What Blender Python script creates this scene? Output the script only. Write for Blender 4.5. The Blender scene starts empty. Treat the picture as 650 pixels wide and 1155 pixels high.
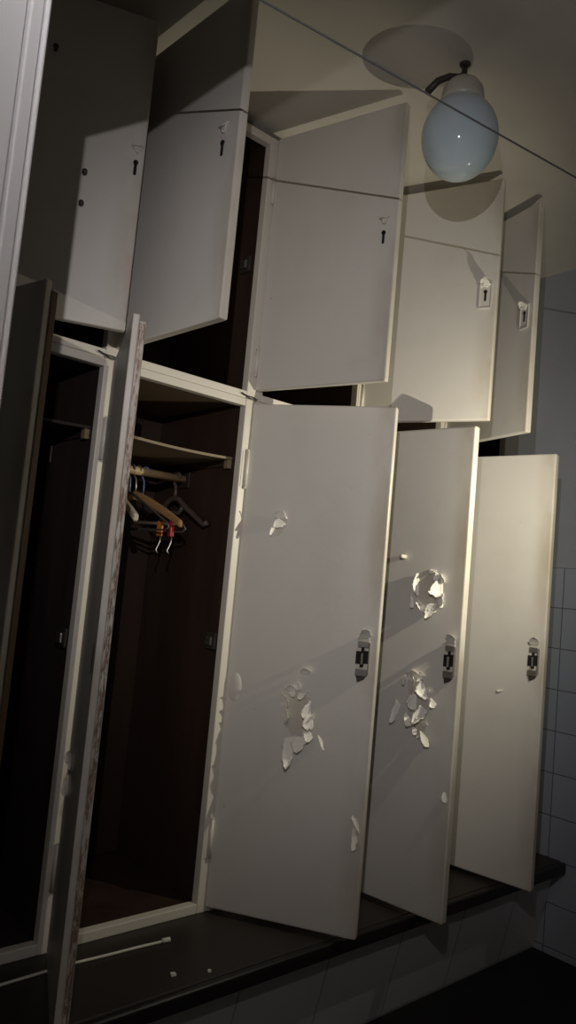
import bpy, bmesh, math, random
from mathutils import Vector, Matrix
random.seed(7)
PI = math.pi
S = 0.5            # one bay of lockers = 0.5 m; everything below is laid out in bays
Z0 = 3.97          # floor lies 3.97 bays under the rail between the two tiers
scene = bpy.context.scene
col = scene.collection
ROWEND, NEARX, CEIL, FLOORZ, BENCHZ = 4.10, -1.731, 1.795, -3.97, -3.215

# ------------------------------------------------------------------ materials
def mat(name, color, rough=0.5, metal=0.0, spec=0.5):
    m = bpy.data.materials.new(name); m.use_nodes = True
    nt = m.node_tree; b = nt.nodes['Principled BSDF']
    b.inputs['Base Color'].default_value = (*color, 1)
    b.inputs['Roughness'].default_value = rough
    b.inputs['Metallic'].default_value = metal
    b.inputs['Specular IOR Level'].default_value = spec
    return m, nt, b

def coords(nt, scale=(1, 1, 1)):
    tc = nt.nodes.new('ShaderNodeTexCoord'); mp = nt.nodes.new('ShaderNodeMapping')
    mp.inputs['Scale'].default_value = scale
    nt.links.new(tc.outputs['Object'], mp.inputs['Vector'])
    return mp.outputs['Vector']

def noise(nt, vec, scale, detail=4, rough=0.55):
    n = nt.nodes.new('ShaderNodeTexNoise'); n.inputs['Scale'].default_value = scale
    n.inputs['Detail'].default_value = detail; n.inputs['Roughness'].default_value = rough
    nt.links.new(vec, n.inputs['Vector']); return n.outputs['Fac']

def ramp(nt, fac, stops):
    r = nt.nodes.new('ShaderNodeValToRGB'); e = r.color_ramp.elements
    while len(e) < len(stops): e.new(0.5)
    for el, (p, c) in zip(e, stops): el.position = p; el.color = (*c, 1)
    nt.links.new(fac, r.inputs['Fac']); return r.outputs['Color']

def mix(nt, fac, a, b):
    m = nt.nodes.new('ShaderNodeMix'); m.data_type = 'RGBA'
    for sock, v in ((m.inputs['Factor'], fac), (m.inputs[6], a), (m.inputs[7], b)):
        if isinstance(v, bpy.types.NodeSocket): nt.links.new(v, sock)
        elif isinstance(v, (int, float)): sock.default_value = v
        else: sock.default_value = (*v, 1)
    return m.outputs[2]

def bump(nt, b, fac, strength, dist=0.002):
    n = nt.nodes.new('ShaderNodeBump'); n.inputs['Strength'].default_value = strength
    n.inputs['Distance'].default_value = dist
    nt.links.new(fac, n.inputs['Height']); nt.links.new(n.outputs['Normal'], b.inputs['Normal'])

def painted(name, color, dirt, lo=0.52, hi=0.8, rough=0.42, specks=True, grime=None):
    m, nt, b = mat(name, color, rough)
    v = coords(nt)
    c = ramp(nt, noise(nt, v, 2.2, 6, 0.6), [(lo, color), (hi, dirt)])
    if specks:
        s = ramp(nt, noise(nt, v, 42, 3, 0.5), [(0.0, (0, 0, 0)), (0.735, (0, 0, 0)), (0.76, (1, 1, 1))])
        f = nt.nodes.new('ShaderNodeRGBToBW'); nt.links.new(s, f.inputs[0])
        k = nt.nodes.new('ShaderNodeMath'); k.operation = 'MULTIPLY'; k.inputs[1].default_value = 0.45
        nt.links.new(f.outputs[0], k.inputs[0])
        c = mix(nt, k.outputs[0], c, tuple(x * 0.35 for x in color))
    if grime:
        sp = nt.nodes.new('ShaderNodeSeparateXYZ'); nt.links.new(v, sp.inputs[0])
        mr = nt.nodes.new('ShaderNodeMapRange'); mr.interpolation_type = 'SMOOTHSTEP'
        mr.inputs[1].default_value = .385; mr.inputs[2].default_value = .462; mr.inputs[3].default_value = 0; mr.inputs[4].default_value = 1
        nt.links.new(sp.outputs[0], mr.inputs[0])
        nf = nt.nodes.new('ShaderNodeMapRange'); nf.inputs[1].default_value = .35; nf.inputs[2].default_value = .65
        nt.links.new(noise(nt, coords(nt, (1, 1, .4)), 6, 4), nf.inputs[0])
        mu = nt.nodes.new('ShaderNodeMath'); mu.operation = 'MULTIPLY'
        nt.links.new(mr.outputs[0], mu.inputs[0]); nt.links.new(nf.outputs[0], mu.inputs[1])
        mu2 = nt.nodes.new('ShaderNodeMath'); mu2.operation = 'MULTIPLY'; mu2.inputs[1].default_value = .85
        nt.links.new(mu.outputs[0], mu2.inputs[0]); c = mix(nt, mu2.outputs[0], c, grime)
    nt.links.new(c, b.inputs['Base Color'])
    bump(nt, b, noise(nt, v, 55, 3), 0.10)
    return m

PAINT = painted('cream_paint', (0.68, 0.65, 0.60), (0.58, 0.55, 0.49), grime=(0.42, 0.36, 0.27))
FRAMEP = painted('frame_paint', (0.72, 0.68, 0.60), (0.55, 0.50, 0.42), 0.55, 0.75)
WHITE = painted('white_gloss_paint', (0.80, 0.80, 0.82), (0.68, 0.68, 0.69), 0.5, 0.78, 0.3, False)
FLAKE = mat('paint_flake', (0.84, 0.81, 0.74), 0.4)[0]
UNDER = painted('bare_undercoat', (0.60, 0.56, 0.48), (0.50, 0.46, 0.39), 0.45, 0.7, 0.7)
CEILM = painted('ceiling_paint', (0.66, 0.62, 0.55), (0.56, 0.52, 0.46), 0.45, 0.8, 0.75, False)
WALLM = painted('wall_paint', (0.33, 0.35, 0.39), (0.28, 0.30, 0.34), 0.45, 0.8, 0.6, False)

def wood(name, a, bcol, rough=0.5, sc=(1, 1, 0.12), n=9):
    m, nt, b = mat(name, a, rough)
    v = coords(nt, sc)
    f = noise(nt, v, n, 6, 0.65)
    nt.links.new(ramp(nt, f, [(0.35, a), (0.68, bcol)]), b.inputs['Base Color'])
    bump(nt, b, f, 0.12); return m
BROWN = wood('brown_veneer', (0.032, 0.018, 0.013), (0.052, 0.029, 0.020), 0.5)
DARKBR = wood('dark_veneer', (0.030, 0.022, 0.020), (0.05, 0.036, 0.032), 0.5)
PLY = wood('bare_plywood', (0.22, 0.165, 0.10), (0.29, 0.22, 0.135), 0.6, (0.15, 1, 1), 7)
TOPB = wood('top_board', (0.15, 0.105, 0.065), (0.20, 0.145, 0.09), 0.6, (0.15, 1, 1), 7)
POLE = wood('rod_wood', (0.48, 0.33, 0.17), (0.62, 0.45, 0.26), 0.45, (0.2, 1, 1), 14)
HWOOD = wood('hanger_wood', (0.26, 0.14, 0.06), (0.40, 0.23, 0.10), 0.4, (0.3, 1, 1), 20)

def worn_edge():
    m, nt, b = mat('worn_edge', (0.5, 0.4, 0.3), 0.6)
    v = coords(nt, (1, 1, 0.16)); f = noise(nt, v, 60, 8, 0.75)
    c = ramp(nt, f, [(0.40, (0.60, 0.56, 0.50)), (0.46, (0.12, 0.075, 0.05)), (0.50, (0.30, 0.19, 0.12)), (0.56, (0.55, 0.50, 0.44))])
    nt.links.new(c, b.inputs['Base Color']); bump(nt, b, f, 0.4); return m
WORN = worn_edge()
BAREEDGE = wood('bare_edge', (0.10, 0.06, 0.03), (0.20, 0.12, 0.06), 0.6)

def tile_mat(name='glazed_tile', c1=(0.34, 0.37, 0.42), c2=(0.31, 0.34, 0.39), mo=(0.10, 0.11, 0.13)):
    m, nt, b = mat(name, c1, 0.25)
    tc = nt.nodes.new('ShaderNodeTexCoord'); mp = nt.nodes.new('ShaderNodeMapping')
    nt.links.new(tc.outputs['UV'], mp.inputs['Vector'])
    br = nt.nodes.new('ShaderNodeTexBrick')
    br.offset = 0.0; br.squash = 1.0
    br.inputs['Color1'].default_value = (*c1, 1); br.inputs['Color2'].default_value = (*c2, 1)
    br.inputs['Mortar'].default_value = (*mo, 1)
    br.inputs['Scale'].default_value = 1.0; br.inputs['Mortar Size'].default_value = 0.012
    br.inputs['Brick Width'].default_value = 1.0; br.inputs['Row Height'].default_value = 1.0
    nt.links.new(mp.outputs['Vector'], br.inputs['Vector'])
    nt.links.new(br.outputs['Color'], b.inputs['Base Color'])
    bump(nt, b, br.outputs['Fac'], -0.4, 0.003)
    return m
TILE = tile_mat()
PTILE = tile_mat('plinth_tile', (0.55, 0.55, 0.55), (0.53, 0.53, 0.54), (0.36, 0.36, 0.37))
LINO = painted('dark_linoleum', (0.036, 0.030, 0.025), (0.024, 0.020, 0.017), 0.4, 0.7, 0.5)
LIP = mat('dark_nosing', (0.016, 0.014, 0.013), 0.4)[0]
FLOORM = painted('black_floor', (0.012, 0.011, 0.010), (0.006, 0.006, 0.006), 0.4, 0.7, 0.8, False)
STEEL = mat('dull_steel', (0.42, 0.40, 0.37), 0.35, 0.9)[0]
WIREM = mat('dark_wire', (0.10, 0.09, 0.085), 0.45, 0.4)[0]
CORDM = mat('grey_line', (0.07, 0.07, 0.07), 0.6)[0]
BLACK = mat('black_hole', (0.006, 0.005, 0.005), 0.8)[0]
DKMETAL = mat('dark_iron', (0.06, 0.05, 0.045), 0.5, 0.3)[0]
GLOBEM = mat('opal_glass', (0.56, 0.66, 0.72), 0.07)[0]
_b = GLOBEM.node_tree.nodes['Principled BSDF']
_b.inputs['Subsurface Weight'].default_value = 0.25; _b.inputs['Subsurface Radius'].default_value = (0.05, 0.05, 0.05)
CERAM = mat('cream_ceramic', (0.55, 0.52, 0.45), 0.35)[0]
ORANGE = mat('orange_plastic', (0.55, 0.15, 0.02), 0.35)[0]
RED = mat('red_plastic', (0.36, 0.02, 0.015), 0.35)[0]
CREAMP = mat('cream_plastic', (0.46, 0.40, 0.31), 0.4)[0]
DKPL = mat('brown_plastic', (0.10, 0.075, 0.062), 0.4)[0]
LILAC = mat('blue_wire', (0.30, 0.32, 0.52), 0.4, 0.3)[0]
CABLE = mat('white_cable', (0.78, 0.75, 0.68), 0.5)[0]

# ------------------------------------------------------------------ mesh kit (all in bays)
class MB:
    def __init__(self): self.bm = bmesh.new(); self.mats = []
    def mi(self, m):
        if m not in self.mats: self.mats.append(m)
        return self.mats.index(m)
    def absorb(self, bm2, m, M=None):
        i = self.mi(m)
        me = bpy.data.meshes.new('tmp')
        for f in bm2.faces: f.material_index = i
        if M is not None: bm2.transform(M)
        bm2.to_mesh(me); bm2.free(); self.bm.from_mesh(me); bpy.data.meshes.remove(me)
    def box(self, x0, x1, y0, y1, z0, z1, m, bev=0.004, M=None, seg=2):
        b = bmesh.new(); bmesh.ops.create_cube(b, size=1)
        for v in b.verts:
            v.co = Vector((x0 + (v.co.x + .5) * (x1 - x0), y0 + (v.co.y + .5) * (y1 - y0), z0 + (v.co.z + .5) * (z1 - z0)))
        if bev > 0:
            bev = min(bev, 0.45 * min(x1 - x0, y1 - y0, z1 - z0))
            bmesh.ops.bevel(b, geom=list(b.edges), offset=bev, segments=seg, profile=0.5, affect='EDGES')
        self.absorb(b, m, M); return self
    def tube(self, pts, r, m, n=8, r2=None):
        pts = [Vector(p) for p in pts]; b = bmesh.new(); rings = []; up = None
        for i, p in enumerate(pts):
            t = (pts[min(i + 1, len(pts) - 1)] - pts[max(i - 1, 0)]).normalized()
            if up is None: up = t.orthogonal().normalized()
            up = (up - t * up.dot(t)); up = up.normalized() if up.length > 1e-6 else t.orthogonal().normalized()
            sd = t.cross(up); rr = r if r2 is None else r + (r2 - r) * i / (len(pts) - 1)
            rings.append([b.verts.new(p + (up * math.cos(2 * PI * k / n) + sd * math.sin(2 * PI * k / n)) * rr) for k in range(n)])
        for a, c in zip(rings, rings[1:]):
            for k in range(n): b.faces.new((a[k], a[(k + 1) % n], c[(k + 1) % n], c[k]))
        b.faces.new(rings[0][::-1]); b.faces.new(rings[-1])
        for f in b.faces: f.smooth = True
        self.absorb(b, m); return self
    def lathe(self, prof, m, n=32, M=None):
        b = bmesh.new(); rings = []
        for r, z in prof:
            rings.append([b.verts.new((r * math.cos(2 * PI * k / n), r * math.sin(2 * PI * k / n), z)) for k in range(n)] if r > 1e-6 else [b.verts.new((0, 0, z))])
        for a, c in zip(rings, rings[1:]):
            for k in range(n):
                k2 = (k + 1) % n
                if len(a) == 1 and len(c) == 1: continue
                if len(a) == 1: b.faces.new((a[0], c[k2], c[k]))
                elif len(c) == 1: b.faces.new((a[k], a[k2], c[0]))
                else: b.faces.new((a[k], a[k2], c[k2], c[k]))
        bmesh.ops.recalc_face_normals(b, faces=b.faces)
        for f in b.faces: f.smooth = True
        self.absorb(b, m, M); return self
    def prism(self, pts, axis, a0, a1, m, M=None, bev=0.0):
        """polygon pts in the other two axes extruded along axis"""
        b = bmesh.new()
        def mk(p, a): return {0: (a, p[0], p[1]), 1: (p[0], a, p[1]), 2: (p[0], p[1], a)}[axis]
        lo = [b.verts.new(mk(p, a0)) for p in pts]; hi = [b.verts.new(mk(p, a1)) for p in pts]
        n = len(pts); b.faces.new(lo[::-1]); b.faces.new(hi)
        for i in range(n): b.faces.new((lo[i], lo[(i + 1) % n], hi[(i + 1) % n], hi[i]))
        bmesh.ops.recalc_face_normals(b, faces=b.faces)
        if bev: bmesh.ops.bevel(b, geom=list(b.edges), offset=bev, segments=2, affect='EDGES')
        self.absorb(b, m, M); return self
    def flake(self, a, c, tip, lift, m=FLAKE, belly=0.25, th=0.003, curl=1.6):
        """curled paint flake in a door's own (s, z) plane, attached along a-c, lifted off the inner face (-y)"""
        a, c, tip = Vector(a), Vector(c), Vector(tip)
        b = bmesh.new(); NU, NV = 9, 7; sides = []
        rl = [random.uniform(.72, 1.25) for _ in range(NU + 1)]; rr = [random.uniform(.72, 1.25) for _ in range(NU + 1)]
        bend = random.uniform(-.22, .22); tw = random.uniform(-.5, .5)
        for off in (0.0, th):
            g = []
            for i in range(NU + 1):
                u = i / NU; row = []
                w = (1 - u ** 2.2) ** 0.6 if u < 1 else 0.0
                w = max(w, 0.06) * (1 + belly * math.sin(PI * u))
                for j in range(NV + 1):
                    t = j / NV - .5; mid = (a + c) / 2
                    p = mid.lerp(tip, u) + (c - a) * (t * w * (rl[i] if t < 0 else rr[i]) + bend * u * (1 - u) * 2)
                    h = lift * (u ** curl) * (1 + tw * t) + lift * 0.25 * (abs(t) * 2) ** 2 * u + 0.0015
                    row.append(b.verts.new((p.x, -h - off, p.y)))
                g.append(row)
            sides.append(g)
        for q, g in enumerate(sides):
            for i in range(NU):
                for j in range(NV):
                    f = (g[i][j], g[i + 1][j], g[i + 1][j + 1], g[i][j + 1]); b.faces.new(f if q else f[::-1])
        A, B = sides
        ring = [(0, j) for j in range(NV)] + [(i, NV) for i in range(NU)] + [(NU, j) for j in range(NV, 0, -1)] + [(i, 0) for i in range(NU, 0, -1)]
        for k in range(len(ring)):
            p, q = ring[k], ring[(k + 1) % len(ring)]
            b.faces.new((A[p[0]][p[1]], A[q[0]][q[1]], B[q[0]][q[1]], B[p[0]][p[1]]))
        bmesh.ops.recalc_face_normals(b, faces=b.faces)
        for f in b.faces: f.smooth = True
        self.absorb(b, m); return self
    def patch(self, pts, m=UNDER, th=0.0012, jag=0.0):
        """a thin ragged area left bare on a door's inner face"""
        out = []
        n = len(pts)
        for i in range(n):
            p, q = Vector(pts[i]), Vector(pts[(i + 1) % n])
            for k in range(4):
                t = k / 4; o = p.lerp(q, t)
                out.append((o.x + random.uniform(-jag, jag), o.y + random.uniform(-jag, jag)))
        return self.prism(out, 1, -th, 0.001, m)
    def crumbs(self, pts, n, size, lift):
        cx = sum(p[0] for p in pts) / len(pts); cz = sum(p[1] for p in pts) / len(pts)
        for _ in range(n):
            i = random.randrange(len(pts)); p = Vector(pts[i]).lerp(Vector(pts[(i + 1) % len(pts)]), random.random())
            o = (p - Vector((cx, cz))).normalized(); sd = Vector((-o.y, o.x)); r = size * random.uniform(.5, 1.2)
            d = o if random.random() < .4 else -o
            self.flake(p - sd * r * .6, p + sd * r * .6, p + d * r * random.uniform(.7, 1.5) + sd * random.uniform(-.4, .4) * r, lift * random.uniform(.5, 1.2), belly=.1)
        return self
    def build(self, name, parent=None, loc=(0, 0, 0), rotz=0.0, smooth_angle=None):
        self.bm.transform(Matrix.Scale(S, 4))
        me = bpy.data.meshes.new(name); self.bm.to_mesh(me); self.bm.free()
        for m in self.mats: me.materials.append(m)
        o = bpy.data.objects.new(name, me); col.objects.link(o)
        o.location = [c * S for c in loc]; o.rotation_euler = (0, 0, rotz)
        if parent: o.parent = parent
        return o

def W(x, y, z): return (x, y, z + Z0)             # bays, measured from the rail, to bays above the floor
def tag(o, label, cat, group=None):
    o['label'] = label; o['category'] = cat
    if group: o['group'] = group
    return o
def thing(name, label, cat, loc, group=None, rotz=0.0):
    o = bpy.data.objects.new(name, None); col.objects.link(o)
    o.location = [c * S for c in loc]; o.rotation_euler = (0, 0, rotz); o.empty_display_size = 0.1
    return tag(o, label, cat, group)
def structure(o): o['kind'] = 'structure'; return o
def arc(cx, cz, r, a0, a1, n=12, y=0): return [(cx + r * math.cos(a0 + (a1 - a0) * i / n), y, cz + r * math.sin(a0 + (a1 - a0) * i / n)) for i in range(n + 1)]

# ------------------------------------------------------------------ the room
def uv_tile(o, ax, size, off=(0, 0)):
    me = o.data; uv = me.uv_layers.new(name='tiles')
    for p in me.polygons:
        for li in p.loop_indices:
            co = me.vertices[me.loops[li].vertex_index].co + o.location
            uv.data[li].uv = ((co[ax] / S - off[0]) / size, (co[2] / S - off[1]) / size)

m = MB().box(-4.2, ROWEND + .12, -5.8, 1.3, -.16, 0, FLOORM, 0); structure(m.build('floor'))
m = MB().box(-1.96, ROWEND + .12, -5.8, 1.3, CEIL + Z0, CEIL + Z0 + .16, CEILM, 0); structure(m.build('ceiling'))
m = MB().box(-1.96, ROWEND + .12, 1.10, 1.3, 0, CEIL + Z0, WALLM, 0); structure(m.build('wall_back'))
m = MB().box(-1.96, ROWEND + .12, -5.8, -5.6, 0, CEIL + Z0, WALLM, 0); structure(m.build('wall_front'))
# tiled lower end wall with painted upper half, tiles stand proud of the plaster
TOPT = -.857
m = MB().box(ROWEND + .012, ROWEND + .12, -5.6, 1.10, 0, CEIL + Z0, WALLM, 0); structure(m.build('wall_right'))
m = MB().box(ROWEND, ROWEND + .012, -5.6, .0, 0, TOPT + Z0, TILE, 0); o = structure(m.build('trim_3')); uv_tile(o, 1, .34, (-.515, TOPT + Z0))
def rad(a): return math.radians(a)
BETA = 20
# wall with the doorway the photographer looks through
YJ, LINT = -3.184, .104
m = MB()
m.box(NEARX - .22, NEARX, YJ + .02, -.012, 0, CEIL + Z0, WALLM, 0)
m.box(NEARX - .22, NEARX, -5.6, -5.2, 0, CEIL + Z0, WALLM, 0)
m.box(NEARX - .22, NEARX, -5.14, YJ + .02, LINT + .06 + Z0, CEIL + Z0, WALLM, 0)
structure(m.build('wall_left'))
m = MB()                                          # white splayed jamb with two fine grooves; x runs back from its far edge
H = LINT + .06 + Z0
MJ = Matrix.Translation((NEARX, YJ, 0)) @ Matrix.Rotation(rad(180 + BETA), 4, 'Z')
for x0, x1, bv in ((0, .0050, .0025), (.0080, .0218, .0015), (.0258, .62, .0015)):
    m.box(x0, x1, -.05, 0, 0, H, WHITE, bv, MJ)
m.box(.002, .60, -.049, -.040, 0.001, H - .001, BLACK, 0, MJ)  # black backing stands in for the shade inside the grooves
structure(m.build('trim_1'))
m = MB().box(NEARX - .25, NEARX, -5.14, YJ, LINT + Z0, LINT + .06 + Z0, WHITE, .004)
m.box(NEARX - .25, NEARX, -5.20, -5.14, 0, H, WHITE, .004); structure(m.build('trim_2'))

# plinth under the row: tiled raking front and dark top board
pl = thing('plinth', 'low white-tiled plinth with a dark overhanging top board under the whole locker row', 'plinth', (0, 0, 0))
zt = BENCHZ + Z0
m = MB().prism([(1.09, 0), (1.09, zt - .09), (-.585, zt - .09), (-.425, 0.0)], 0, -1.50, ROWEND - .012, PTILE)
o = m.build('tiled_base', pl); uv_tile(o, 0, .68, (.18, 0.01))
m = MB().box(-1.50, ROWEND - .02, -.645, 1.09, zt - .085, zt, LINO, .012)
m.build('top_board', pl)
m = MB().box(-1.50, ROWEND - .02, -.69, -.645, zt - .092, zt - .0005, LIP, .018, seg=3); m.build('nosing', pl)

# ------------------------------------------------------------------ lockers
DW = .934
def rad(a): return math.radians(a)
def frame_piece(mb, *a): return mb.box(*a, FRAMEP, .006)

def carcass(root, k, zlo, zhi, hdr, sill, depth, inner, width=.97):
    """face frame and boarded inside; root stands at (k, 0, zlo)"""
    h = zhi - zlo; xl = -width
    m = MB(); frame_piece(m, -.05, .028, 0, .06, 0, h); m.build('stile', root)
    m = MB(); frame_piece(m, xl, xl + .05, 0, .06, 0, h); m.build('stile', root)
    m = MB(); frame_piece(m, xl + .05, -.05, .001, .06, h - hdr, h); m.build('head_rail', root)
    m = MB(); frame_piece(m, xl + .05, -.05, .001, .06, 0, sill); m.build('bottom_rail', root)
    m = MB().box(-.045, -.012, .06, depth, 0, h, inner, .002); m.build('side_panel', root)
    m = MB().box(xl + .012, xl + .045, .06, depth, 0, h, inner, .002); m.build('side_panel', root)
    m = MB().box(xl + .046, -.046, depth - .03, depth, sill, h - .02, inner, .002); m.build('back_panel', root)
    m = MB().box(xl + .046, -.046, .06, depth - .031, h - .028, h - .004, TOPB if h > 2 and inner is BROWN else inner, .002); m.build('top_panel', root)
    m = MB().box(xl + .046, -.046, .06, depth - .031, sill - .022, sill - .002, inner, .002); m.build('bottom_panel', root)

def strike(root, y, z):
    m = MB().box(-.066, -.046, y - .05, y + .045, z - .05, z + .055, DKMETAL, .006)
    m.box(-.084, -.066, y - .03, y + .03, z - .028, z + .030, STEEL, .008)
    m.tube([(-.086, y, z + .008), (-.083, y, z + .008)], .006, BLACK)
    m.build('strike_box', root)

def hinges(root, zs, ln=.17, rr=.0125):
    for z in zs:
        m = MB().tube([(-.004, -.012, z - ln / 2), (-.004, -.012, z + ln / 2)], rr, FRAMEP, 10)
        m.tube([(-.004, -.012, z + ln / 2), (-.004, -.012, z + ln / 2 + .012)], .008, FRAMEP, 8)
        m.tube([(-.004, -.012, z - ln / 2 - .012), (-.004, -.012, z - ln / 2)], .008, FRAMEP, 8)
        m.box(-.036, -.004, -.004, .001, z - ln / 2, z + ln / 2, FRAMEP, .001)
        m.build('hinge', root)

def cord_hook(root, z):
    m = MB()
    m.tube([(-.10, -.006, z + .006), (-.075, -.022, z - .008), (-.045, -.026, z - .012), (-.015, -.012, z - .006), (.02, -.006, z - .010)], .0045, WIREM, 6)
    m.tube([(-.06, -.004, z - .004), (-.03, -.018, z - .022), (.01, -.018, z - .022), (.035, -.004, z - .008)], .004, WIREM, 6)
    m.build('hook', root)

def make_door(root, ang, h, z0, edge=None, th=.055, s0=.010):
    """origin on the hinge; +x runs to the free edge, inner face is y = 0 and looks to -y"""
    m = MB()
    if edge:
        m.box(s0, DW, 0, th * .5, 0, h, PAINT, .005)
        m.box(s0, DW + .002, th * .5, th, 0.002, h - .030, PAINT, .005)
    else:
        m.box(.010, DW + .002, 0, th, 0, h, PAINT, .011, seg=3)
    if edge: m.box(DW - .004, DW + .0045, th * .52, th - .002, .01, h - .04, edge, .001)
    o = m.build('door', root, (0, -.0, z0), rad(ang) + PI)
    return o

def upper_lock(door, s, z, tab_lift=.06, plate=True):
    m = MB()
    if plate:
        m.box(s - .040, s + .040, -.006, .001, z - .10, z + .075, PAINT, .003)
        for x0, x1, a, b in ((s - .042, s + .042, z - .102, z - .097), (s - .042, s - .038, z - .1, z + .075), (s + .038, s + .042, z - .1, z + .075)):
            m.box(x0, x1, -.011, -.002, a, b, PAINT, .001)
        m.build('lock_plate', door)
        m = MB()
    m.box(s - .008, s + .008, -.0085, .0, z - .052, z + .022, BLACK, .004)
    m.tube([(s, -.0085, z + .015), (s, -.001, z + .015)], .013, BLACK, 10)
    m.build('keyhole', door)
    m = MB()
    if plate:
        m.flake((s - .034, z + .045), (s + .036, z + .060), (s - .006, z + .095), tab_lift, PAINT, .05, .006, 1.0)
        m.flake((s + .036, z + .075), (s + .010, z + .040), (s - .02, z + .058), tab_lift * .4, PAINT, .1, .006, .8)
    else:
        for a_, c_ in (((-.030, .105), (.030, .112)), ((.030, .112), (.004, .066)), ((.004, .066), (-.026, .100))):
            m.tube([(s + a_[0], -.004 - tab_lift * .4, z + a_[1]), (s + c_[0], -.003, z + c_[1])], .0045, FRAMEP, 6)
    m.build('lock_tab', door)

def torn_lock(door, s, z):
    m = MB().box(s - .038, s + .036, -.003, .002, z - .10, z + .12, UNDER, .002)
    m.build('torn_patch', door)
    m = MB().box(s - .040, s - .006, -.009, .001, z - .035, z + .04, BLACK, .003)
    m.box(s + .004, s + .038, -.009, .001, z - .03, z + .045, BLACK, .003)
    m.prism([(s - .012, z - .055), (s + .010, z - .05), (s + .008, z + .07), (s - .008, z + .075)], 1, -.011, .0, BLACK)
    m.build('keyhole', door)
    m = MB().box(s - .005, s + .006, -.030, -.002, z - .035, z + .03, STEEL, .003)
    m.box(s + .036, s + .043, -.022, .001, z - .09, z + .095, STEEL, .002)
    m.box(s - .036, s + .036, -.014, .001, z - .105, z - .062, STEEL, .004)
    m.box(s - .030, s + .034, -.012, .001, z + .062, z + .10, STEEL, .004)
    m.prism([(s - .02, z - .14), (s + .02, z - .12), (s + .03, z - .10), (s - .03, z - .10)], 1, -.012, .001, DKMETAL)
    m.build('lock_case', door)
    m = MB().flake((s - .036, z + .11), (s + .036, z + .12), (s + .004, z + .175), .035, PAINT, .1, .004)
    m.build('paint_flake', door)

def clothes_rail(root, y, z, pm, inner_w=.97):
    m = MB().tube([(-.047, y, z), (-inner_w + .047, y, z)], .028, pm, 14); m.build('clothes_rail', root)
    m = MB().box(-.060, -.046, y - .06, y + .06, z - .06, z + .05, BROWN, .006); m.build('rail_socket', root)

def sagging_shelf(root, y0, y1, z, sag=.014, w=.97, m0=None):
    b = MB(); N = 16
    prof = []
    for i in range(N + 1):
        u = i / N; x = -w + .047 + (w - .094) * u
        prof.append((x, z - sag * 4 * u * (1 - u) + .010 * (1 - u)))
    poly = prof + [(x, zz - .016) for x, zz in reversed(prof)]
    b.prism(poly, 1, y0, y1, m0); b.build('shelf', root)
    m = MB().box(-.075, -.046, y0 + .002, y0 + .05, z - .075, z - .018, PLY, .004)
    m.box(-.060, -.046, y0 + .05, y1 - .04, z - .06, z - .018, BROWN, .003); m.build('shelf_bracket', root)

TLO, THI = BENCHZ, -.047
ULO, UHI = -.046, 1.715
tall_desc = {
    -1: ('tall lower locker beside the white doorway jamb, its shaded door showing a brown edge', 102.6),
    0: ('tall lower locker with a worn, brown-chipped door edge swung toward the viewer', 66.67),
    1: ('tall lower locker holding clothes hangers, its grey-cream door with peeling paint at mid height', 121.97),
    2: ('tall lower locker whose door shows two clusters of peeling paint, one above the other', 97.36),
    3: ('tall lower locker farthest right with a clean bright cream door and torn lock', 98.39)}
upper_desc = {
    -1: ('upper locker with its door folded far back, half in shadow, top left', 158.74),
    0: ('upper locker whose door stands at right angles, its top corner in dark shade', 92.23),
    1: ('upper locker right above the locker with hangers, its wide door under the ceiling line', 105.15),
    2: ('upper locker behind the globe lamp, its bright door with a raised white lock plate', 110.67),
    3: ('upper locker farthest right, its dim narrow door behind the bright one', 74.42)}

tall, upper, tdoor, udoor = {}, {}, {}, {}
for k in range(-1, 4):
    lab, ang = tall_desc[k]
    r = thing('tall_locker', lab, 'locker', W(k, 0, TLO), 'tall lockers of the lower tier')
    tall[k] = r
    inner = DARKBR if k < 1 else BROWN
    carcass(r, k, TLO, THI, .0495, .058, 1.02, inner)
    hinges(r, [-.50 - TLO, -2.78 - TLO], .23, .0125 if k else .022)
    strike(r, .115, -1.60 - TLO)
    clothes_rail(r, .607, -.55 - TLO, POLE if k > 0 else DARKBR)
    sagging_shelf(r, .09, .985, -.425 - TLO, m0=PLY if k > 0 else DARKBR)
    tdoor[k] = make_door(r, ang, 3.11, .033, {-1: BAREEDGE, 0: WORN}.get(k), .06, .036 if k == 0 else .010)
    lab, ang = upper_desc[k]
    r = thing('upper_locker', lab, 'locker', W(k, 0, ULO), 'upper lockers under the ceiling')
    upper[k] = r
    carcass(r, k, ULO, UHI, .055, .046, 1.02, inner)
    hinges(r, [1.36 - ULO, .20 - ULO])
    strike(r, .14, .865 - ULO)
    cord_hook(r, .018)
    udoor[k] = make_door(r, ang, 1.7055, .060, None, .05)
# the last bay has no door
r = thing('tall_locker', 'doorless tall locker squeezed between the last door and the tiled end wall', 'locker', W(3.93, 0, TLO), 'tall lockers of the lower tier')
carcass(r, 4, TLO, THI, .0495, .058, 1.02, BROWN, .90)
r = thing('upper_locker', 'doorless upper locker in the dark corner beside the end wall', 'locker', W(3.93, 0, ULO), 'upper lockers under the ceiling')
carcass(r, 4, ULO, UHI, .055, .046, 1.02, BROWN, .90)
m = MB().box(3.960, ROWEND - .001, .004, .06, zt, UHI + Z0, FRAMEP, .003); o = m.build('filler_strip')
tag(o, 'narrow cream filler board between the last locker and the end wall', 'board')

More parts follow.
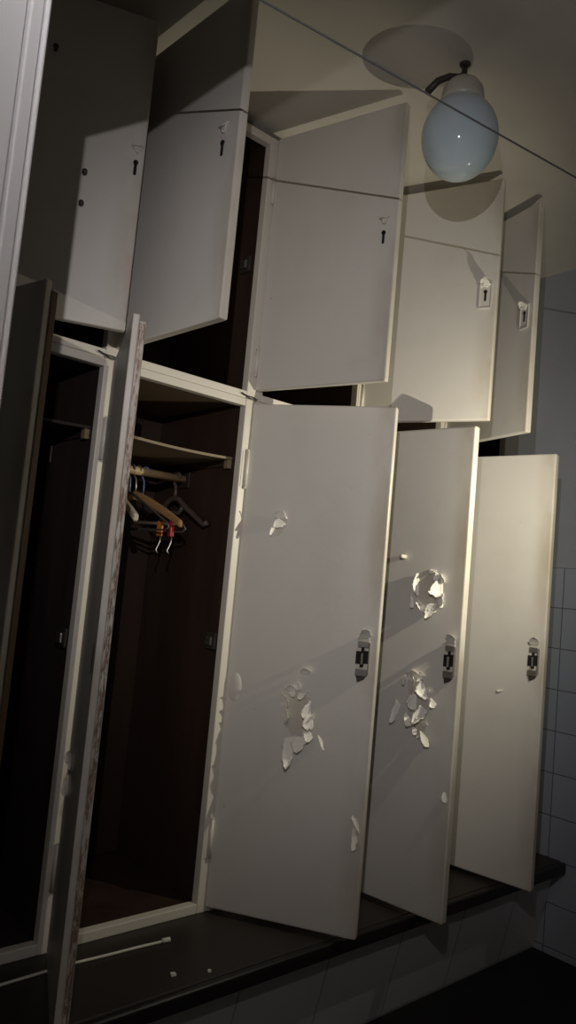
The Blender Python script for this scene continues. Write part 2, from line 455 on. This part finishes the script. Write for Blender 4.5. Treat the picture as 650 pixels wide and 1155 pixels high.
TB = TLO + .033          # door bottoms, for turning measured heights into door heights
UB = ULO + .060
for k in (1, 2, 3): torn_lock(tdoor[k], {1: .846, 2: .863, 3: .856}[k], -1.595 - TB)
for k in (-1, 0):
    m = MB().box(.848, .872, -.004, .001, -1.66 - TB, -1.53 - TB, DKMETAL, .003).box(.856, .864, -.006, .001, -1.63 - TB, -1.56 - TB, BLACK, .002)
    m.build('keyhole', tdoor[k])
upper_lock(udoor[-1], .893, .895 - UB, .018, False); upper_lock(udoor[0], .82, .905 - UB, .02, False)
upper_lock(udoor[1], .851, .90 - UB, .045, False); upper_lock(udoor[2], .857, .895 - UB, .055)
upper_lock(udoor[3], .853, .885 - UB, .035)
for s, z in ((.645, .781), (.646, .616), (.436, 1.385)):      # pegs on the folded-back door
    m = MB().lathe([(0, 0), (.010, 0), (.008, .02), (.014, .028), (.012, .036), (0, .038)], DKMETAL, 12, Matrix.Translation((s, 0, z - UB)) @ Matrix.Rotation(PI / 2, 4, 'X'))
    m.build('peg', udoor[-1])

# ---- peeling paint
def peel(door, name='peeling_paint'): return MB(), door
d = tdoor[1]; q = lambda s, z: (s, z - TB)
m = MB()
m.patch([q(.22, -.86), q(.25, -.80), q(.30, -.78), q(.31, -.84), q(.27, -.90), q(.23, -.91)], UNDER, .0012, .006)
m.flake(q(.30, -.80), q(.235, -.80), q(.265, -.745), .018); m.flake(q(.235, -.80), q(.23, -.87), q(.205, -.905), .02)
m.flake(q(.25, -.80), q(.30, -.83), q(.235, -.86), .03)
m.build('peeling_paint', d)
m = MB()
m.crumbs([q(.385, -1.86), q(.45, -1.83), q(.53, -1.85), q(.57, -1.95), q(.56, -2.06), q(.52, -2.10), q(.44, -2.09), q(.38, -1.98)], 9, .035, .018)
m.patch([q(.385, -1.86), q(.45, -1.83), q(.53, -1.85), q(.57, -1.95), q(.56, -2.06), q(.52, -2.10), q(.44, -2.09), q(.38, -1.98)], UNDER, .0012, .008)
m.flake(q(.56, -1.97), q(.565, -1.88), q(.51, -1.955), .03); m.flake(q(.585, -2.04), q(.575, -1.96), q(.525, -2.02), .035)
m.flake(q(.39, -1.93), q(.37, -1.86), q(.425, -1.90), .025); m.flake(q(.40, -2.03), q(.37, -1.93), q(.435, -1.99), .03)
m.flake(q(.46, -1.835), q(.40, -1.84), q(.43, -1.80), .02)
m.flake(q(.48, -2.10), q(.41, -2.12), q(.455, -2.285), .045); m.flake(q(.54, -2.09), q(.46, -2.11), q(.505, -2.19), .03)
m.flake(q(.58, -2.07), q(.53, -2.05), q(.56, -2.12), .03)
m.flake(q(.645, -2.10), q(.615, -2.07), q(.665, -2.16), .02)
m.build('peeling_paint', d)
m = MB(); m.flake(q(.535, -1.725), q(.48, -1.73), q(.505, -1.69), .025); m.build('peeling_paint', d)
m = MB(); m.patch([q(.86, -2.54), q(.925, -2.50), q(.925, -2.66), q(.89, -2.66)], UNDER, .0012, .006)
m.flake(q(.915, -2.60), q(.90, -2.54), q(.86, -2.50), .02); m.flake(q(.90, -2.62), q(.875, -2.55), q(.875, -2.685), .02)
m.build('peeling_paint', d)
m = MB()                                           # a blister by the hinge
m.lathe([(0, .008), (.025, .007), (.04, .003), (.045, 0)], PAINT, 20, Matrix.Translation((.065, -.0, -1.86 - TB)) @ Matrix.Rotation(PI / 2, 4, 'X') @ Matrix.Scale(2.0, 4, (0, 1, 0)))
m.build('paint_blister', d)
d = tdoor[2]
m = MB()
m.crumbs([q(.60, -1.09), q(.64, -1.03), q(.70, -1.02), q(.76, -1.06), q(.78, -1.14), q(.75, -1.24), q(.68, -1.26), q(.62, -1.24), q(.60, -1.16)], 8, .035, .018)
m.patch([q(.60, -1.09), q(.64, -1.03), q(.70, -1.02), q(.76, -1.06), q(.78, -1.14), q(.75, -1.24), q(.68, -1.26), q(.62, -1.24), q(.60, -1.16)], UNDER, .0012, .008)
m.flake(q(.605, -1.20), q(.60, -1.08), q(.57, -1.12), .025); m.flake(q(.785, -1.20), q(.775, -1.10), q(.715, -1.16), .05)
m.flake(q(.74, -1.24), q(.665, -1.245), q(.70, -1.34), .045); m.flake(q(.62, -1.28), q(.59, -1.20), q(.625, -1.255), .04)
m.flake(q(.575, -1.24), q(.545, -1.19), q(.565, -1.275), .03); m.flake(q(.79, -1.24), q(.75, -1.23), q(.78, -1.265), .02)
m.flake(q(.70, -1.02), q(.66, -1.025), q(.735, -1.03), .015); m.flake(q(.78, -1.10), q(.75, -1.05), q(.79, -1.07), .02)
m.build('peeling_paint', d)
m = MB()
m.crumbs([q(.57, -1.74), q(.64, -1.70), q(.70, -1.74), q(.73, -1.83), q(.74, -1.95), q(.72, -2.07), q(.65, -2.10), q(.60, -2.00), q(.59, -1.88)], 12, .035, .018)
m.patch([q(.57, -1.74), q(.64, -1.70), q(.70, -1.74), q(.73, -1.83), q(.74, -1.95), q(.72, -2.07), q(.65, -2.10), q(.60, -2.00), q(.59, -1.88)], UNDER, .0012, .01)
m.flake(q(.595, -1.83), q(.58, -1.73), q(.64, -1.74), .035); m.flake(q(.67, -1.74), q(.57, -1.73), q(.63, -1.685), .03)
m.flake(q(.735, -1.86), q(.70, -1.76), q(.66, -1.80), .04); m.flake(q(.65, -1.93), q(.645, -1.83), q(.605, -1.90), .04)
m.flake(q(.79, -1.87), q(.75, -1.84), q(.77, -1.90), .025)
m.flake(q(.735, -1.93), q(.68, -1.90), q(.66, -2.02), .05); m.flake(q(.70, -1.93), q(.65, -1.95), q(.685, -1.985), .035)
m.flake(q(.62, -2.00), q(.565, -1.96), q(.61, -2.045), .035); m.flake(q(.75, -2.10), q(.68, -2.05), q(.745, -2.135), .04)
m.flake(q(.665, -2.06), q(.63, -2.04), q(.655, -2.09), .025)
m.flake(q(.53, -1.93), q(.495, -1.89), q(.475, -2.05), .03); m.flake(q(.545, -1.73), q(.525, -1.76), q(.56, -1.785), .03)
m.build('peeling_paint', d)
m = MB().lathe([(0, 0), (.016, 0), (.014, .035), (.013, .05), (0, .052)], FRAMEP, 14, Matrix.Translation((.475, 0, -.946 - TB)) @ Matrix.Rotation(PI / 2, 4, 'X'))
m.build('peg', d)
m = MB().flake(q(.92, -2.45), q(.90, -2.40), q(.885, -2.44), .015); m.build('peeling_paint', d)
d = tdoor[3]
m = MB().flake(q(.64, -1.83), q(.60, -1.835), q(.615, -1.85), .012); m.build('peeling_paint', d)
d = tdoor[0]
m = MB().flake(q(.34, -2.20), q(.28, -2.14), q(.36, -2.12), .03); m.flake(q(.32, -2.30), q(.27, -2.22), q(.36, -2.28), .03)
m.build('peeling_paint', d)

# ------------------------------------------------------------------ hangers on the rail of the locker that stands open
RY, RZ = .607, -.55
def hook_pts(r=.034):
    c = arc(0, 0, r, PI * -.12, PI * 1.0, 14)
    return [(0, 0, -.15), (0, 0, -.10), (.004, 0, -.06), (.026, 0, -.028)] + c
def hanger(name, label, x, tilt, kind, swing=0.0):
    r = thing(name, label, 'hanger', W(x, RY, RZ + .0), 'hangers in the open locker', PI / 2 + tilt)
    r.rotation_euler = (0, swing, PI / 2 + tilt)
    met = LILAC if kind == 'wire' else STEEL if kind != 'plastic' else DKPL
    if kind in ('wood', 'clip', 'cream'):
        body = {'wood': HWOOD, 'clip': HWOOD, 'cream': CREAMP}[kind]
        m = MB()
        L = [(-.40 + .8 * i / 16) for i in range(17)]
        top = [(x_, -.135 - .18 * (abs(x_) / .4) ** 1.25) for x_ in L]
        bot = [(x_, z_ - .055 + .012 * abs(x_) / .4) for x_, z_ in reversed(top)]
        m.prism(top + bot, 1, -.018, .018, body, bev=.006); m.build('shoulder_bar', r)
        m = MB().tube(hook_pts(), .0065, STEEL, 8); m.build('hook', r)
        if kind == 'clip':
            m = MB().tube([(-.36, 0, -.34), (.36, 0, -.34)], .011, DKPL, 8); m.build('cross_bar', r)
            for sx, pm in ((-.235, ORANGE), (-.325, RED)):
                m = MB().box(sx - .014, sx + .014, -.018, -.003, -.42, -.325, pm, .004).box(sx - .014, sx + .014, .003, .018, -.42, -.325, pm, .004)
                m.tube([(sx, -.016, -.41), (sx, -.008, -.46), (sx + .012, .006, -.51), (sx, .0, -.53)], .005, STEEL, 6)
                m.build('clip', r)
    elif kind == 'plastic':
        m = MB().tube([(-.36, 0, -.30), (-.33, 0, -.315), (-.10, 0, -.19), (-.05, 0, -.15), (0, 0, -.14), (.05, 0, -.15), (.10, 0, -.19), (.33, 0, -.315), (.36, 0, -.30)], .020, DKPL, 10)
        m.tube([(-.10, 0, -.19), (-.06, 0, -.24), (.06, 0, -.24), (.10, 0, -.19)], .016, DKPL, 10)
        m.build('shoulder_bar', r); m = MB().tube(hook_pts(), .012, DKPL, 8); m.build('hook', r)
    else:
        tri = [(0, 0, -.15), (.06, 0, -.165), (.38, 0, -.34), (.40, 0, -.365), (.37, 0, -.385), (-.37, 0, -.385), (-.40, 0, -.365), (-.38, 0, -.34), (-.06, 0, -.165), (0, 0, -.15)]
        m = MB().tube(tri, .0065, WIREM, 6); m.build('wire_frame', r)
        m = MB().tube(hook_pts(), .006, met, 6); m.build('hook', r)
    return r
hanger('clothes_hanger', 'dark plastic hanger by itself at the right end of the rail', .885, .10, 'plastic')
hanger('clothes_hanger', 'curved wooden hanger with orange and red trouser clips', .575, .34, 'clip')
hanger('clothes_hanger', 'cream plastic hanger half hidden behind the worn door edge', .41, -.10, 'cream')
hanger('clothes_hanger', 'bent wire hanger hooked just behind the wooden clip hanger', .635, .26, 'wire')
hanger('clothes_hanger', 'wire hanger with a bluish hook, left of the wooden clip hanger', .53, .20, 'wire')

# ------------------------------------------------------------------ globe lamp
GX, GY, GZ, GR = 1.283, -1.281, 1.358, .212
g = thing('globe_lamp', 'unlit opal glass globe lamp hanging from the ceiling by a dark bracket', 'lamp', W(GX, GY, CEIL))
zc = GZ - CEIL
ry = GR * 1.115
prof = [(0, zc - ry)] + [(GR * math.sin(PI * i / 40), zc - ry * math.cos(PI * i / 40)) for i in range(1, 35)]
MB().lathe(prof, GLOBEM, 48).build('glass_globe', g)
zn = prof[-1][1]
MB().lathe([(.0, zn + .125), (.045, zn + .125), (.085, zn + .108), (.112, zn + .07), (.122, zn + .01), (.124, zn - .02), (.112, zn - .02), (.095, zn)], CERAM, 36).build('collar', g)
ztop = zn + .125
m = MB().box(-.045, .05, -.03, .03, ztop - .015, ztop + .025, DKMETAL, .006)
m.tube([(0, 0, ztop), (0, 0, -.001)], .016, DKMETAL, 10)
m.lathe([(0, 0), (.032, 0), (.030, -.008), (.02, -.014), (0, -.014)], DKMETAL, 20)
m.build('bracket', g)
m = MB()
lev = [(-.02, .0, ztop + .012), (-.07, .045, ztop + .01), (-.115, .09, ztop - .02), (-.15, .13, ztop - .085)]
m.tube(lev, .016, DKMETAL, 8, .022); m.build('retaining_arm', g)

# ------------------------------------------------------------------ line stretched under the ceiling
p0, p1 = Vector((NEARX, -1.759, .6725)), Vector((ROWEND + .012, -2.851, .502))
m = MB(); N = 24
m.tube([W(*(p0.lerp(p1, i / N))) for i in range(N + 1)], .0036, CORDM, 8)
o = tag(m.build('clothes_line'), 'thin dark line stretched taut under the ceiling, crossing in front of the globe lamp', 'line')

# ------------------------------------------------------------------ odds and ends on the plinth
pts = [(-1.0, -.20), (-.6, -.185), (-.311, -.186), (-.087, -.178), (.094, -.176), (.25, -.186), (.42, -.192), (.585, -.203)]
m = MB().tube([W(x, y, BENCHZ + .008) for x, y in pts], .0075, CABLE, 8)
m.tube([W(.58, -.203, BENCHZ + .012), W(.625, -.21, BENCHZ + .012)], .013, CABLE, 10)
tag(m.build('cord'), 'thin white cord with a thick end lying along the dark plinth top', 'cord')
for x, y, r, lab in ((.445, -.519, .016, 'pale paint chip on the dark plinth edge, the nearer of two'), (.623, -.586, .010, 'tiny pale paint chip on the dark plinth edge, the farther of two')):
    m = MB().prism([(x - r, y - r * .6), (x + r * .7, y - r), (x + r, y + r * .5), (x - r * .3, y + r)], 2, zt + .0002, zt + .010, FLAKE)
    tag(m.build('paint_chip'), lab, 'paint chip', 'paint chips on the plinth')

# ------------------------------------------------------------------ light: two hand torches held outside the picture, plus an added warm world fill
def torch(name, pos, aim, power, color, size, blend, r):
    l = bpy.data.lights.new(name, 'SPOT'); l.energy = power; l.color = color
    l.spot_size = rad(size); l.spot_blend = blend; l.shadow_soft_size = r
    o = bpy.data.objects.new(name, l); col.objects.link(o)
    p = Vector([c * S for c in W(*pos)]); o.location = p
    o.rotation_euler = (Vector([c * S for c in W(*aim)]) - p).to_track_quat('-Z', 'Y').to_euler()
    return o
PA, AIM = (-1.918, -3.60, -.0167), (1.5, -.45, -.42)
torch('torch_beam', PA, AIM, 37, (1.0, .95, .965), 66, 1.0, .0008)
torch('torch_spill', PA, AIM, 13, (1.0, .95, .965), 165, 1.0, .0008)
torch('second_torch_beam', (2.14, -1.98, -.57), (2.0, -.3, -.5), 33, (1.0, .93, .73), 160, 1.0, .003)
w = bpy.data.worlds.new('warm_fill'); scene.world = w; w.use_nodes = True
w.node_tree.nodes['Background'].inputs[0].default_value = (1, .84, .60, 1)
w.node_tree.nodes['Background'].inputs[1].default_value = .25  # warm background added to lift the shaded near-left doors, no lamp there

# ------------------------------------------------------------------ camera
F = 864.57
yaw, pit, rol = rad(48.82), rad(5.22), rad(5.21)
fw = Vector((math.cos(yaw) * math.cos(pit), math.sin(yaw) * math.cos(pit), math.sin(pit)))
rt = Vector((math.sin(yaw), -math.cos(yaw), 0)); up = rt.cross(fw)
r2 = rt * math.cos(rol) + up * math.sin(rol); u2 = up * math.cos(rol) - rt * math.sin(rol)
cd = bpy.data.cameras.new('camera'); co = bpy.data.objects.new('camera', cd); col.objects.link(co)
cd.sensor_fit = 'VERTICAL'; cd.sensor_height = 36.0; cd.lens = F * 36.0 / 1155.0; cd.clip_start = .02
M = Matrix((r2, u2, -fw)).transposed().to_4x4(); M.translation = Vector([c * S for c in W(-1.966, -3.834, -1.189)])
co.matrix_world = M
scene.camera = co
scene.view_settings.view_transform = 'Standard'; scene.view_settings.look = 'None'
scene.view_settings.exposure = 0; scene.view_settings.gamma = 1; scene.view_settings.use_curve_mapping = False
